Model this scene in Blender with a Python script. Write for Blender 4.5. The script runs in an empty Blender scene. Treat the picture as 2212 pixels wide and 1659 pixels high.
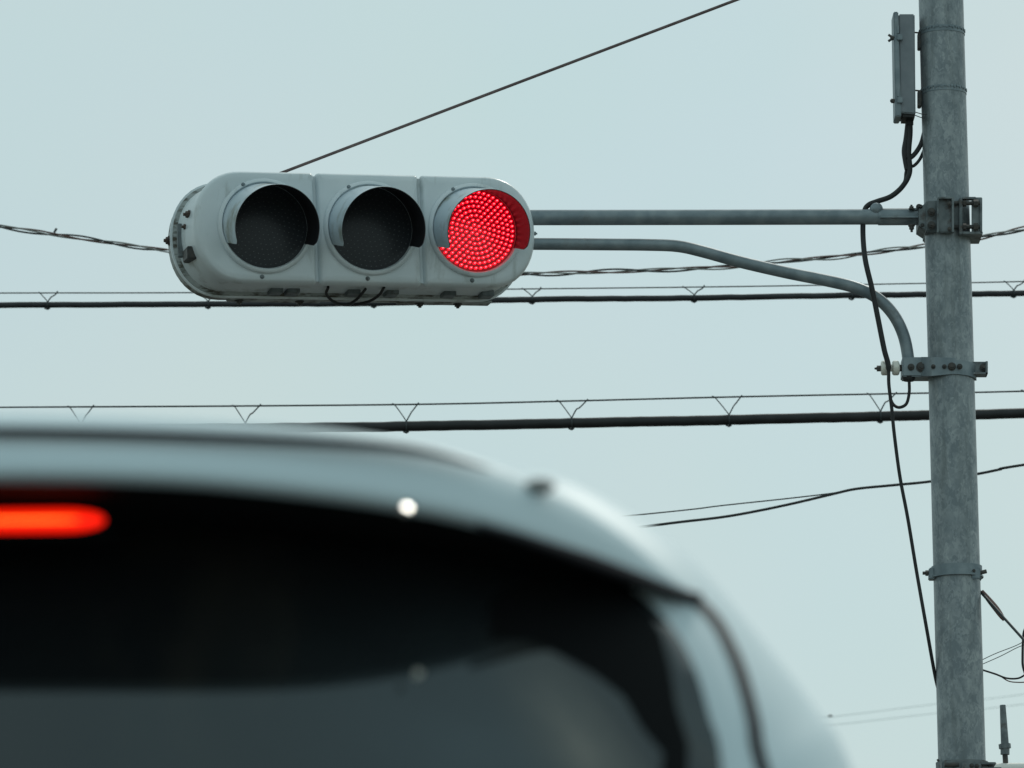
import bpy, bmesh, math, random
from mathutils import Vector, Matrix
random.seed(7)
scene = bpy.context.scene
C = scene.collection
R = math.radians

# ------------------------------------------------------------------ camera
PITCH, ROLL, F = R(11.5), R(-0.60), 11350.0          # F: focal length in units of a 2212 px wide frame
CAM = Vector((0, 0, 1.35))
Fw = Vector((0, math.cos(PITCH), math.sin(PITCH)))
U0 = Vector((0, -math.sin(PITCH), math.cos(PITCH)))
X0 = Vector((1, 0, 0))
Rv = X0 * math.cos(ROLL) + U0 * math.sin(ROLL)
Uv = -X0 * math.sin(ROLL) + U0 * math.cos(ROLL)
cd = bpy.data.cameras.new("camera")
cam = bpy.data.objects.new("camera", cd)
C.objects.link(cam)
m = Matrix((Rv, Uv, -Fw)).transposed().to_4x4()
m.translation = CAM
cam.matrix_world = m
cd.sensor_width = 36
cd.lens = F / 2212 * 36
cd.clip_start = 0.1
cd.clip_end = 5000
cd.dof.use_dof = True
cd.dof.focus_distance = 18.5
cd.dof.aperture_fstop = cd.lens / 1000 / 0.018
scene.camera = cam

# ------------------------------------------------------------------ world, sun, exposure
SUN_EL, SUN_AZ = R(48), R(26)       # azimuth measured from +Y towards +X: behind and right of the signal
w = bpy.data.worlds.new("World")
scene.world = w
w.use_nodes = True
nt = w.node_tree
bg = nt.nodes["Background"]
sky = nt.nodes.new("ShaderNodeTexSky")
sky.sky_type = 'NISHITA'
sky.sun_disc = False
sky.sun_elevation = SUN_EL
sky.sun_rotation = SUN_AZ
sky.air_density = 1.0
sky.dust_density = 3.0
sky.ozone_density = 2.0
veil = nt.nodes.new("ShaderNodeMix")           # thin even cloud veil over the blue
veil.data_type = 'RGBA'
veil.inputs[0].default_value = 0.78

nt.links.new(sky.outputs[0], veil.inputs[6])
tc = nt.nodes.new("ShaderNodeTexCoord")
nz = nt.nodes.new("ShaderNodeTexNoise")
nz.inputs["Scale"].default_value = 11.0
nz.inputs["Detail"].default_value = 3.0
mr = nt.nodes.new("ShaderNodeMapRange")
mr.inputs[1].default_value = 0.3; mr.inputs[2].default_value = 0.7
mr.inputs[3].default_value = 0.70; mr.inputs[4].default_value = 0.90
nt.links.new(tc.outputs["Generated"], nz.inputs["Vector"])
nt.links.new(nz.outputs["Fac"], mr.inputs[0])
nt.links.new(mr.outputs[0], veil.inputs[0])
nz2 = nt.nodes.new("ShaderNodeTexNoise")
nz2.inputs["Scale"].default_value = 6.0
nz2.inputs["Detail"].default_value = 2.0
vr = nt.nodes.new("ShaderNodeValToRGB")
vr.color_ramp.elements[0].position = 0.36; vr.color_ramp.elements[0].color = (0.565, 0.745, 0.745, 1)
vr.color_ramp.elements[1].position = 0.64; vr.color_ramp.elements[1].color = (0.62, 0.755, 0.72, 1)
vm = nt.nodes.new("ShaderNodeVectorMath"); vm.operation = 'SCALE'; vm.inputs[3].default_value = 9.3
nt.links.new(tc.outputs["Generated"], nz2.inputs["Vector"])
nt.links.new(nz2.outputs["Fac"], vr.inputs[0])
nt.links.new(vr.outputs[0], vm.inputs[0])
nt.links.new(vm.outputs[0], veil.inputs[7])
nt.links.new(veil.outputs[2], bg.inputs[0])
bg.inputs[1].default_value = 0.1
sd = bpy.data.lights.new("sun", 'SUN')
sd.energy = 1.3
sd.angle = R(5.0)
sd.color = (1, 0.95, 0.86)
so = bpy.data.objects.new("sun", sd)
C.objects.link(so)
sdir = Vector((math.cos(SUN_EL) * math.sin(SUN_AZ), math.cos(SUN_EL) * math.cos(SUN_AZ), math.sin(SUN_EL)))
so.rotation_euler = sdir.to_track_quat('Z', 'Y').to_euler()
so.location = (0, 0, 30)
vs = scene.view_settings
vs.view_transform = 'Standard'
vs.look = 'None'
vs.exposure = 0
vs.gamma = 1

# ------------------------------------------------------------------ helpers
def W(x, y, Y):
    """point on the plane Y = const seen at (x, y) of a 2212 x 1659 frame"""
    d = Fw * F + Rv * (x - 1106) - Uv * (y - 829.5)
    return CAM + d * (Y / d.y)

def tag(o, label=None, cat=None, group=None, kind=None):
    if label: o['label'] = label
    if cat: o['category'] = cat
    if group: o['group'] = group
    if kind: o['kind'] = kind
    return o

def thing(name, label, cat, loc=(0, 0, 0), group=None):
    o = bpy.data.objects.new(name, None)
    o.empty_display_size = 0.1
    C.objects.link(o)
    o.location = loc
    return tag(o, label, cat, group)

def obj(name, bm, mat, parent=None, smooth=True, angle=35):
    me = bpy.data.meshes.new(name)
    bmesh.ops.recalc_face_normals(bm, faces=bm.faces)
    bm.to_mesh(me)
    bm.free()
    if smooth:
        for p in me.polygons: p.use_smooth = True
        try: me.set_sharp_from_angle(angle=R(angle))
        except Exception: pass
    for mm in (mat if isinstance(mat, (list, tuple)) else [mat]):
        me.materials.append(mm)
    o = bpy.data.objects.new(name, me)
    C.objects.link(o)
    if parent:
        o.parent = parent
        acc = Vector((0, 0, 0))
        q = parent
        while q:
            acc += q.location
            q = q.parent
        o.location = -acc        # geometry is written in world coordinates
    return o

def crom(pts, n=8):
    pts = [Vector(p) for p in pts]
    if len(pts) < 3: 
        return [pts[0].lerp(pts[-1], i / n) for i in range(n + 1)]
    e = [pts[0] * 2 - pts[1]] + pts + [pts[-1] * 2 - pts[-2]]
    out = []
    for i in range(1, len(e) - 2):
        a, b, c, d = e[i - 1:i + 3]
        for k in range(n):
            t = k / n
            out.append(0.5 * ((2 * b) + (c - a) * t + (2 * a - 5 * b + 4 * c - d) * t * t + (3 * b - a - 3 * c + d) * t ** 3))
    out.append(pts[-1])
    return out

def tube(bm, pts, r, seg=12, cap=True, mat=0):
    pts = [Vector(p) for p in pts]
    rings = []
    nrm = None
    for i, p in enumerate(pts):
        t = (pts[min(i + 1, len(pts) - 1)] - pts[max(i - 1, 0)]).normalized()
        if nrm is None:
            nrm = t.orthogonal().normalized()
        nrm = (nrm - t * nrm.dot(t)).normalized()
        b = t.cross(nrm)
        rr = r(i / (len(pts) - 1)) if callable(r) else r
        rings.append([bm.verts.new(p + (nrm * math.cos(2 * math.pi * k / seg) + b * math.sin(2 * math.pi * k / seg)) * rr) for k in range(seg)])
    for a, b in zip(rings, rings[1:]):
        for k in range(seg):
            f = bm.faces.new((a[k], a[(k + 1) % seg], b[(k + 1) % seg], b[k])); f.material_index = mat
    if cap:
        bm.faces.new(rings[0][::-1]).material_index = mat
        bm.faces.new(rings[-1]).material_index = mat
    return rings

def hexa(bm, a, b, bevel=0):
    """a, b: lists of 4 corners front / back"""
    va = [bm.verts.new(p) for p in a]; vb = [bm.verts.new(p) for p in b]
    fs = [bm.faces.new(va), bm.faces.new(vb[::-1])]
    for k in range(4):
        fs.append(bm.faces.new((va[k], vb[k], vb[(k + 1) % 4], va[(k + 1) % 4])))
    if bevel:
        es = set(e for f in fs for e in f.edges)
        bmesh.ops.bevel(bm, geom=list(es), offset=bevel, segments=2, affect='EDGES')

def boxW(bm, x0, y0, x1, y1, Y, dY, bevel=0, sx=0):
    """box whose front face fills the frame rectangle at depth Y and is dY thick; sx leans the lower edge"""
    a = [W(x0, y0, Y), W(x1, y0, Y), W(x1 + sx, y1, Y), W(x0 + sx, y1, Y)]
    d = Vector((0, dY, 0))
    hexa(bm, a, [p + d for p in a], bevel)

def box(bm, x0, x1, y0, y1, z0, z1, bevel=0):
    a = [Vector((x0, y0, z0)), Vector((x1, y0, z0)), Vector((x1, y0, z1)), Vector((x0, y0, z1))]
    hexa(bm, a, [p + Vector((0, y1 - y0, 0)) for p in a], bevel)

def bolt(bm, p, axis, r=0.009, h=0.012):
    """hexagonal head with a washer"""
    axis = Vector(axis).normalized()
    tube(bm, [p, p + axis * h * 0.3], r * 1.35, 14)
    tube(bm, [p + axis * h * 0.3, p + axis * h], r, 6)
    tube(bm, [p + axis * h, p + axis * h * 1.6], r * 0.5, 8)

def ringpole(bm, c, r0, r1, h, seg=40):
    """band round a vertical pole"""
    rows = [(r0, -h / 2), (r1, -h / 2), (r1, h / 2), (r0, h / 2)]
    g = [[bm.verts.new(c + Vector((math.cos(2 * math.pi * k / seg) * r, math.sin(2 * math.pi * k / seg) * r, z))) for k in range(seg)] for r, z in rows]
    for i in range(4):
        a, b = g[i], g[(i + 1) % 4]
        for k in range(seg):
            bm.faces.new((a[k], a[(k + 1) % seg], b[(k + 1) % seg], b[k]))

# ------------------------------------------------------------------ materials
def mat(name, col, rough=0.5, metal=0.0, coat=0.0, emis=None, es=0.0, spec=None, alpha=None):
    m_ = bpy.data.materials.new(name)
    m_.use_nodes = True
    b = m_.node_tree.nodes["Principled BSDF"]
    b.inputs["Base Color"].default_value = (*col, 1)
    b.inputs["Roughness"].default_value = rough
    b.inputs["Metallic"].default_value = metal
    if coat:
        b.inputs["Coat Weight"].default_value = coat
        b.inputs["Coat Roughness"].default_value = 0.04
    if emis:
        b.inputs["Emission Color"].default_value = (*emis, 1)
        b.inputs["Emission Strength"].default_value = es
    if spec is not None:
        b.inputs["Specular IOR Level"].default_value = spec
    return m_

def noisy(name, c1, c2, scale, rough=0.5, metal=0.0, detail=4, lo=0.35, hi=0.65, stretch=(1, 1, 1), kind='noise',
          stain=None, sscale=3.0, slo=0.55, shi=0.7, sstretch=(1, 1, 1), bump=0.0):
    m_ = mat(name, c1, rough, metal)
    t = m_.node_tree
    b = t.nodes["Principled BSDF"]
    tcn = t.nodes.new("ShaderNodeTexCoord")
    mp = t.nodes.new("ShaderNodeMapping"); mp.inputs["Scale"].default_value = stretch
    t.links.new(tcn.outputs["Object"], mp.inputs[0])
    if kind == 'voronoi':
        n0 = t.nodes.new("ShaderNodeTexNoise"); n0.inputs["Scale"].default_value = scale * 0.8; n0.inputs["Detail"].default_value = 3
        t.links.new(mp.outputs[0], n0.inputs["Vector"])
        mx = t.nodes.new("ShaderNodeMix"); mx.data_type = 'VECTOR'; mx.inputs[0].default_value = 0.12
        t.links.new(mp.outputs[0], mx.inputs[4]); t.links.new(n0.outputs["Color"], mx.inputs[5])
        n = t.nodes.new("ShaderNodeTexVoronoi"); n.feature = "SMOOTH_F1"; n.inputs["Smoothness"].default_value = 0.5; n.inputs["Scale"].default_value = scale * 1.6
        t.links.new(mx.outputs[1], n.inputs["Vector"])
        sep = t.nodes.new("ShaderNodeSeparateColor"); t.links.new(n.outputs["Color"], sep.inputs[0])
        n2 = t.nodes.new("ShaderNodeTexNoise"); n2.inputs["Scale"].default_value = scale * 0.5; n2.inputs["Detail"].default_value = 5
        t.links.new(mp.outputs[0], n2.inputs["Vector"])
        ml = t.nodes.new("ShaderNodeMath"); ml.operation = 'MULTIPLY_ADD'; ml.inputs[1].default_value = 0.34; 
        t.links.new(sep.outputs[0], ml.inputs[0])
        m2 = t.nodes.new("ShaderNodeMath"); m2.operation = 'MULTIPLY'; m2.inputs[1].default_value = 0.82
        t.links.new(n2.outputs["Fac"], m2.inputs[0]); t.links.new(m2.outputs[0], ml.inputs[2])
        fac = ml.outputs[0]
    else:
        n = t.nodes.new("ShaderNodeTexNoise"); n.inputs["Scale"].default_value = scale; n.inputs["Detail"].default_value = detail
        t.links.new(mp.outputs[0], n.inputs["Vector"])
        fac = n.outputs["Fac"]
    r = t.nodes.new("ShaderNodeMapRange"); r.inputs[1].default_value = lo; r.inputs[2].default_value = hi
    t.links.new(fac, r.inputs[0])
    mx = t.nodes.new("ShaderNodeMix"); mx.data_type = 'RGBA'
    mx.inputs[6].default_value = (*c1, 1); mx.inputs[7].default_value = (*c2, 1)
    t.links.new(r.outputs[0], mx.inputs[0])
    out = mx.outputs[2]
    if stain:
        mp2 = t.nodes.new("ShaderNodeMapping"); mp2.inputs["Scale"].default_value = sstretch
        t.links.new(tcn.outputs["Object"], mp2.inputs[0])
        n3 = t.nodes.new("ShaderNodeTexNoise"); n3.inputs["Scale"].default_value = sscale; n3.inputs["Detail"].default_value = 8
        n3.inputs["Roughness"].default_value = 0.65
        t.links.new(mp2.outputs[0], n3.inputs["Vector"])
        r3 = t.nodes.new("ShaderNodeMapRange"); r3.inputs[1].default_value = slo; r3.inputs[2].default_value = shi
        t.links.new(n3.outputs["Fac"], r3.inputs[0])
        m3 = t.nodes.new("ShaderNodeMix"); m3.data_type = 'RGBA'
        m3.inputs[7].default_value = (*stain, 1)
        t.links.new(out, m3.inputs[6]); t.links.new(r3.outputs[0], m3.inputs[0])
        out = m3.outputs[2]
    t.links.new(out, b.inputs["Base Color"])
    if bump:
        bp = t.nodes.new("ShaderNodeBump"); bp.inputs["Strength"].default_value = bump; bp.inputs["Distance"].default_value = 0.002
        t.links.new(fac, bp.inputs["Height"]); t.links.new(bp.outputs[0], b.inputs["Normal"])
    return m_

M = {}
M['galv_pole'] = noisy('galvanised_mast', (0.17, 0.205, 0.225), (0.41, 0.45, 0.46), 44, 0.45, 0.4, lo=0.40, hi=1.05, stain=(0.12, 0.145, 0.15), sscale=10, sstretch=(2.2, 2.2, .22), slo=.52, shi=.8, stretch=(1, 1, 0.6), kind='voronoi', bump=0.1)
M['galv'] = noisy('galvanised_steel', (0.16, 0.205, 0.23), (0.26, 0.31, 0.335), 18, 0.5, 0.4, lo=0.35, hi=0.7, stain=(0.11, 0.12, 0.12), sscale=9, slo=0.58, shi=0.75)
M['galv_dark'] = noisy('weathered_steel', (0.11, 0.135, 0.145), (0.2, 0.23, 0.24), 30, 0.55, 0.35, stain=(0.07, 0.05, 0.04), sscale=25, slo=0.55, shi=0.7)
M['bolt'] = noisy('dark_bolt_steel', (0.045, 0.05, 0.052), (0.085, 0.078, 0.07), 60, 0.55, 0.3)
M['head'] = noisy('signal_paint', (0.57, 0.645, 0.68), (0.64, 0.705, 0.735), 6, 0.33, 0.0, stain=(0.26, 0.29, 0.265), sscale=9, slo=0.55, shi=0.78, sstretch=(1.3, 1.3, 0.35))
M['head_dirty'] = noisy('grimy_signal_paint', (0.26, 0.30, 0.30), (0.38, 0.42, 0.42), 9, 0.55, 0.0, stain=(0.05, 0.045, 0.03), sscale=26, slo=0.47, shi=0.60, sstretch=(.5, .5, 1.8))
M['visor'] = noisy('visor_paint', (0.42, 0.515, 0.58), (0.50, 0.585, 0.64), 5, 0.30, 0.0, stain=(0.15, 0.15, 0.09), sscale=7, slo=0.50, shi=0.68, sstretch=(1, 1, 0.7))
M['visor_in'] = mat('visor_lining', (0.013, 0.012, 0.016), 0.42)
M['lens_off'] = mat('dark_lens', (0.032, 0.037, 0.044), 0.28, spec=0.25)
M['led_off'] = mat('unlit_diode', (0.11, 0.125, 0.13), 0.25)
M['lens_red'] = mat('lit_red_lens', (0.10, 0.004, 0.008), 0.3, emis=(1.0, 0.0, 0.015), es=0.17)
M['led_red'] = mat('lit_diode', (0.4, 0.01, 0.02), 0.3, emis=(1.0, 0.006, 0.022), es=1.3)
M['led_core'] = mat('diode_core', (0.8, 0.1, 0.15), 0.3, emis=(1.0, 0.20, 0.24), es=2.2)
M['cable'] = noisy('black_cable_sheath', (0.007, 0.009, 0.011), (0.016, 0.018, 0.021), 10, 0.6)
M['cable_grey'] = noisy('sun_bleached_cable_sheath', (0.014, 0.017, 0.022), (0.028, 0.032, 0.038), 10, 0.6)
M['wire'] = mat('steel_strand', (0.045, 0.055, 0.06), 0.5, 0.4)
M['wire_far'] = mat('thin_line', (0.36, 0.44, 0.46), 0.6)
M['wire_brown'] = noisy('brown_stay_wire', (0.10, 0.07, 0.072), (0.16, 0.12, 0.12), 20, 0.6)
M['strand_a'] = mat('strand_dark', (0.03, 0.035, 0.037), 0.5)
M['strand_b'] = mat('strand_reddish', (0.15, 0.085, 0.075), 0.5)
M['strand_c'] = mat('strand_pale', (0.26, 0.27, 0.26), 0.5)
M['porcelain'] = mat('porcelain', (0.72, 0.72, 0.66), 0.25, coat=0.5)
M['white_plastic'] = mat('white_tube', (0.8, 0.8, 0.76), 0.4)
M['panel'] = noisy('antenna_case', (0.16, 0.19, 0.215), (0.21, 0.24, 0.265), 14, 0.5, 0.1)
M['rubber'] = mat('rubber', (0.012, 0.013, 0.015), 0.6)
M['paint'] = mat('silver_blue_paint', (0.56, 0.68, 0.73), 0.5, 0.0, spec=0.25)
M['gap'] = mat('panel_gap', (0.016, 0.016, 0.022), 0.6, spec=.3)
M['plug'] = mat('worn_plug', (0.24, 0.25, 0.25), 0.8)
M['glass'] = noisy('tinted_glass', (0.008, 0.010, 0.012), (0.013, 0.016, 0.017), 3, 0.05, stain=(0.035, 0.033, 0.028), sscale=2.2, slo=0.55, shi=0.8, sstretch=(1.6, 1, .8))
_g = M['glass'].node_tree.nodes["Principled BSDF"]; _g.inputs["Specular IOR Level"].default_value = 0.85; _g.inputs["Specular Tint"].default_value = (0.82, 0.95, 1, 1)
M['frit'] = mat('black_frit', (0.005, 0.006, 0.007), 0.7, spec=0.1)
M['brake'] = mat('brake_lens', (0.5, 0.01, 0.005), 0.3, emis=(1.0, 0.010, 0.001), es=1.35)
M['brake_core'] = mat('brake_led_strip', (0.6, 0.1, 0.02), 0.3, emis=(1.0, 0.20, 0.02), es=2.0)
M['chrome'] = mat('chrome', (0.9, 0.9, 0.9), 0.12, 1.0)
M['polished'] = mat('polished_metal', (0.95, 0.95, 0.93), 0.26, 1.0)
M['rust'] = noisy('rusted_bolt', (0.05, 0.04, 0.038), (0.10, 0.065, 0.05), 70, 0.7)
M['tail'] = mat('tail_lamp_red', (0.3, 0.01, 0.01), 0.15, coat=0.5)
M['asphalt'] = noisy('asphalt', (0.04, 0.04, 0.042), (0.065, 0.065, 0.065), 60, 0.9)
M['line'] = noisy('road_paint', (0.7, 0.7, 0.68), (0.5, 0.5, 0.48), 20, 0.8)
M['concrete'] = noisy('concrete', (0.28, 0.28, 0.27), (0.38, 0.37, 0.35), 8, 0.9)
M['soil'] = noisy('ground_cover', (0.08, 0.09, 0.05), (0.16, 0.14, 0.1), 0.6, 0.95)

# ------------------------------------------------------------------ ground
def sheet(name, x0, x1, y0, y1, z, mt):
    bm = bmesh.new()
    vs_ = [bm.verts.new(p) for p in ((x0, y0, z), (x1, y0, z), (x1, y1, z), (x0, y1, z))]
    bm.faces.new(vs_)
    return tag(obj(name, bm, mt, None, False), kind='structure')
sheet('ground', -2500, 2500, -2500, 2500, -0.012, M['soil'])
sheet('road', -7.2, 1.62, -60, 220, -0.004, M['asphalt'])
sheet('cross_road', -120, 120, 22, 30, -0.008, M['asphalt'])
bm = bmesh.new()
for k in range(-10, 30):
    if 18 <= k * 6 <= 30: continue
    vs_ = [bm.verts.new(p) for p in ((-3.0, k * 6, 0), (-2.85, k * 6, 0), (-2.85, k * 6 + 3, 0), (-3.0, k * 6 + 3, 0))]
    bm.faces.new(vs_)
for x in (-6.9, 1.35):
    vs_ = [bm.verts.new(p) for p in ((x, -60, 0), (x + .12, -60, 0), (x + .12, 16, 0), (x, 16, 0))]
    bm.faces.new(vs_)
vs_ = [bm.verts.new(p) for p in ((-2.85, 14.6, 0), (1.35, 14.6, 0), (1.35, 15.05, 0), (-2.85, 15.05, 0))]
bm.faces.new(vs_)
tag(obj('road_markings', bm, M['line'], None, False), kind='structure')
bm = bmesh.new(); box(bm, 1.62, 4.6, -60, 21, -0.05, 0.13, 0.015)
tag(obj('pavement', bm, M['concrete'], None, False), kind='structure')

# ------------------------------------------------------------------ pole
YP = 18.2
pt, pb = W(2032.5, 0, YP), W(2078.5, 1659, YP)
PX = (pt.x + pb.x) / 2
print('POLE x top/bottom', pt.x, pb.x, pt.z, pb.z)
def polez(y):
    x = 2032.5 + 46 * y / 1659
    return W(x, y, YP).z
RP = 0.0795
signal_pole = thing('signal_pole', 'tall galvanised steel pole at the right with a double tube arm reaching left', 'pole', (PX, YP, 0.13))
bm = bmesh.new()
zs = [0.13, 1.5, 3, 4, 5, 6, 7.2]
tube(bm, [Vector((PX, YP, z)) for z in zs], lambda t: RP + 0.006 * (1 - t), 48)
obj('mast', bm, M['galv_pole'], signal_pole)
bm = bmesh.new()
box(bm, PX - .2, PX + .2, YP - .2, YP + .2, 0.131, 0.155, 0.006)
for sx in (-1, 1):
    for sy in (-1, 1): bolt(bm, Vector((PX + sx * .15, YP + sy * .15, 0.155)), (0, 0, 1), 0.02, 0.03)
obj('base_plate', bm, M['galv_dark'], signal_pole)
bm = bmesh.new(); tube(bm, [Vector((PX, YP, 7.2)), Vector((PX, YP, 7.23)), Vector((PX, YP, 7.25))], lambda t: RP + 0.008 - 0.05 * max(0, t - .5), 32)
obj('cap', bm, M['galv'], signal_pole)

# worm band with a row of punched studs
def stud_band(y, name='strap'):
    bm = bmesh.new()
    c = Vector((PX, YP, polez(y)))
    ringpole(bm, c - Vector((0, 0, 0.008)), RP - .001, RP + 0.0028, 0.003)
    ringpole(bm, c + Vector((0, 0, 0.003)), RP - .001, RP + 0.001, 0.018)
    for k in range(44):
        a = 2 * math.pi * k / 44
        p = c + Vector((math.cos(a), math.sin(a), 0)) * (RP + 0.0005) + Vector((0, 0, 0.004 + .003 * (k % 2)))
        tube(bm, [p, p + Vector((math.cos(a), math.sin(a), 0)) * 0.004], 0.0042, 6)
    return bm

def each(name, mt, parent, *fs):
    for f in fs:
        bm = bmesh.new(); f(bm); obj(name, bm, mt, parent)
# lower band with bolts (y 1238)
bm = bmesh.new(); c = Vector((PX, YP, polez(1236)))
ringpole(bm, c, RP, RP + 0.010, 0.038)
ringpole(bm, c + Vector((0, 0, -0.019)), RP, RP + 0.014, 0.005)
band = obj('pole_band', bm, M['galv'], signal_pole)
each('lug', M['galv'], band,
     lambda b: boxW(b, 2007, 1226, 2021, 1250, YP - .03, .05, .003),
     lambda b: boxW(b, 2098, 1226, 2118, 1250, YP - .07, .012, .003, 0),
     lambda b: boxW(b, 2104, 1232, 2121, 1252, YP - .03, .05, .003))
each('bolt', M['bolt'], band,
     lambda b: (tube(b, [W(1993, 1238, YP - .01), W(2013, 1238, YP - .01)], 0.0062, 10), tube(b, [W(1999, 1238, YP - .01), W(2005, 1238, YP - .01)], 0.010, 6)),
     lambda b: tube(b, [W(2107, 1240, YP - .05), W(2131, 1234, YP - .05)], 0.0075, 10),
     lambda b: bolt(b, W(2103, 1233, YP - .07), (0, -1, 0), 0.005, 0.006))

# bottom clamp carrying the sideways arm (cropped by the frame)
bm = bmesh.new(); c = Vector((PX, YP, polez(1664)))
ringpole(bm, c, RP, RP + 0.012, 0.055)
bc = obj('bracket_clamp', bm, M['galv_dark'], signal_pole)
each('bracket_plate', M['galv_dark'], bc,
     lambda b: boxW(b, 2034, 1645, 2058, 1690, YP - .11, .05, .003),
     lambda b: boxW(b, 2076, 1647, 2120, 1690, YP - .10, .03, .003),
     lambda b: boxW(b, 2120, 1646, 2152, 1651, YP - .08, .12, .002),
     lambda b: boxW(b, 2120, 1657, 2165, 1690, YP - .08, .12, .003))
each('bolt', M['bolt'], bc,
     lambda b: bolt(b, W(2099, 1654, YP - .10), (0, -1, 0), 0.006, 0.009),
     lambda b: bolt(b, W(2110, 1655, YP - .10), (0, -1, 0), 0.006, 0.009),
     lambda b: tube(b, [W(2040, 1652, YP - .13), W(2072, 1652, YP - .13)], 0.008, 8),
     lambda b: tube(b, [W(2025, 1640, YP - .03), W(2032, 1652, YP - .03)], 0.004, 8))

# ------------------------------------------------------------------ signal arm
arm = signal_pole
bm = bmesh.new(); tube(bm, [W(820, 471, YP), W(1157, 470, YP), W(1500, 469.5, YP), W(1905, 468.5, YP)], 0.0277, 32)
obj('upper_tube', bm, M['galv'], arm)
low = [(820, 527), (1000, 527), (1157, 527), (1300, 528), (1400, 529), (1465, 532), (1520, 544), (1600, 566), (1700, 589), (1790, 607), (1850, 622), (1895, 644), (1930, 680), (1952, 725), (1962, 775), (1963, 812)]
bm = bmesh.new(); tube(bm, crom([W(x, y, YP) for x, y in low], 5), 0.0215, 28)
obj('lower_tube', bm, M['galv'], arm)
bm = bmesh.new()
tube(bm, [W(1897, 468.5, YP), W(1901, 468.5, YP), W(2014, 468, YP)], 0.0305, 28)
boxW(bm, 1902, 466, 2016, 470, YP - .05, .10, .001)
boxW(bm, 1965, 449, 2000, 453, YP - .03, .06, .001)
slv = obj('sleeve', bm, M['galv'], arm)
BL = []
BL += [(1969, 452, .035, (0, 0, 1), .008, .010), (1969, 486, .035, (0, 0, -1), .009, .016)]
BL += [(x, y, .06, (0, -1, 0), .008, .01) for x, y in ((1988, 448), (2005, 441), (1992, 488), (1985, 447))]
BL += [(x, y, .10, (0, -1, 0), .011, .014) for x, y in ((2012, 458), (2012, 487))]
BL += [(2051, 440, .122, (0, -1, 0), .006, .006), (2051, 495, .122, (0, -1, 0), .006, .006)]
for x, y, dy, ax3, r3, h3 in BL:
    bm = bmesh.new(); bolt(bm, W(x, y, YP - dy), ax3, r3, h3); obj('bolt', bm, M['bolt'], slv)
# gusset + channel clamp round the pole
bm = bmesh.new()
a = [W(1985, 450, YP - .07), W(2002, 436, YP - .07), W(2002, 498, YP - .07), W(1985, 487, YP - .07)]
hexa(bm, a, [p + Vector((0, .14, 0)) for p in a])
boxW(bm, 2001, 433, 2028, 500, YP - .09, .18, .004)
boxW(bm, 2024, 428, 2060, 502, YP - .105, .02, .003)
boxW(bm, 2024, 428, 2028, 502, YP - .125, .022, .001)
boxW(bm, 2056, 425, 2061, 501, YP - .125, .022, .001)
boxW(bm, 2026, 425, 2058, 429, YP - .125, .022, .001)
obj('pole_clamp', bm, M['galv_dark'], arm)
bm = bmesh.new()
boxW(bm, 2072, 427, 2079, 505, YP - .11, .20, .002)
boxW(bm, 2079, 425, 2108, 429.5, YP - .10, .03, .001)
boxW(bm, 2079, 500, 2123, 505, YP - .10, .16, .001)
boxW(bm, 2099, 426, 2122, 503, YP - .09, .012, .002)
boxW(bm, 2117, 429, 2122, 503, YP - .10, .17, .001)
boxW(bm, 2061, 437, 2072, 495, YP - .088, .02, .001)
obj('back_clamp', bm, M['galv_dark'], arm)
for y in (439, 490):
    bm = bmesh.new()
    tube(bm, [W(2060, y, YP - .09), W(2116, y, YP - .09)], 0.0075, 10)
    tube(bm, [W(2080, y, YP - .09), W(2087, y, YP - .09)], 0.0125, 6)
    tube(bm, [W(2103, y, YP - .11), W(2113, y, YP - .11)], 0.0135, 6)
    obj('clamp_rod', bm, M['bolt'], arm)
# lower bracket
bm = bmesh.new()
boxW(bm, 1949, 771, 2012, 813, YP - .045, .09, .004)
a = [W(2012, 771, YP - .088), W(2064, 773, YP - .088), W(2064, 807, YP - .088), W(2012, 812, YP - .088)]
hexa(bm, a, [p + Vector((0, .012, 0)) for p in a])
a = [W(1990, 771, YP - .047), W(2013, 771, YP - .088), W(2013, 812, YP - .088), W(1990, 812, YP - .047)]
hexa(bm, a, [p + Vector((0, .012, 0)) for p in a])
# strap that follows the pole round to the right
z0, z1 = W(2064, 807, YP - .09).z, W(2064, 776, YP - .09).z
pr = None
for k in range(17):
    an = R(-96 + k * 6)
    o_, i_ = RP + .009, RP + .0005
    dz = -0.004 * k / 16 * 2
    q = [bm.verts.new((PX + math.cos(an) * r, YP + math.sin(an) * r, z)) for r, z in ((i_, z0 + dz), (o_, z0 + dz), (o_, z1 + dz), (i_, z1 + dz))]
    if pr:
        for j in range(4): bm.faces.new((pr[j], pr[(j + 1) % 4], q[(j + 1) % 4], q[j]))
    else: bm.faces.new(q)
    pr = q
bm.faces.new(pr[::-1])
lbk = obj('lower_bracket', bm, M['galv'], arm)
bm = bmesh.new()
boxW(bm, 2101, 781, 2134, 807, YP - .03, .012, .002)
boxW(bm, 2129, 780, 2134, 808, YP - .05, .06, .001)
boxW(bm, 2101, 804, 2134, 808, YP - .05, .06, .001)
obj('bracket_lug', bm, M['galv_dark'], arm)
for x, y, dy, r3 in ((1968, 793, .047, .009), (1990, 793, .047, .0135), (2016, 792, .089, .006), (2040, 792, .089, .006), (2056, 792, .089, .011), (2073, 792, .089, .0075), (2125, 794, .032, .011)):
    bm = bmesh.new(); bolt(bm, W(x, y, YP - dy), (0, -1, 0), r3, .011); obj('bracket_bolt', bm, M['bolt'], lbk)
bm = bmesh.new(); tube(bm, [W(1963, 813, YP - .02), W(1963, 818, YP - .02), W(1963, 823, YP - .02)], lambda t: .023 if t < .6 else .019, 20)
obj('end_cap', bm, M['rubber'], arm)
bm = bmesh.new()
p = W(1893, 452, YP - .01)
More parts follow.
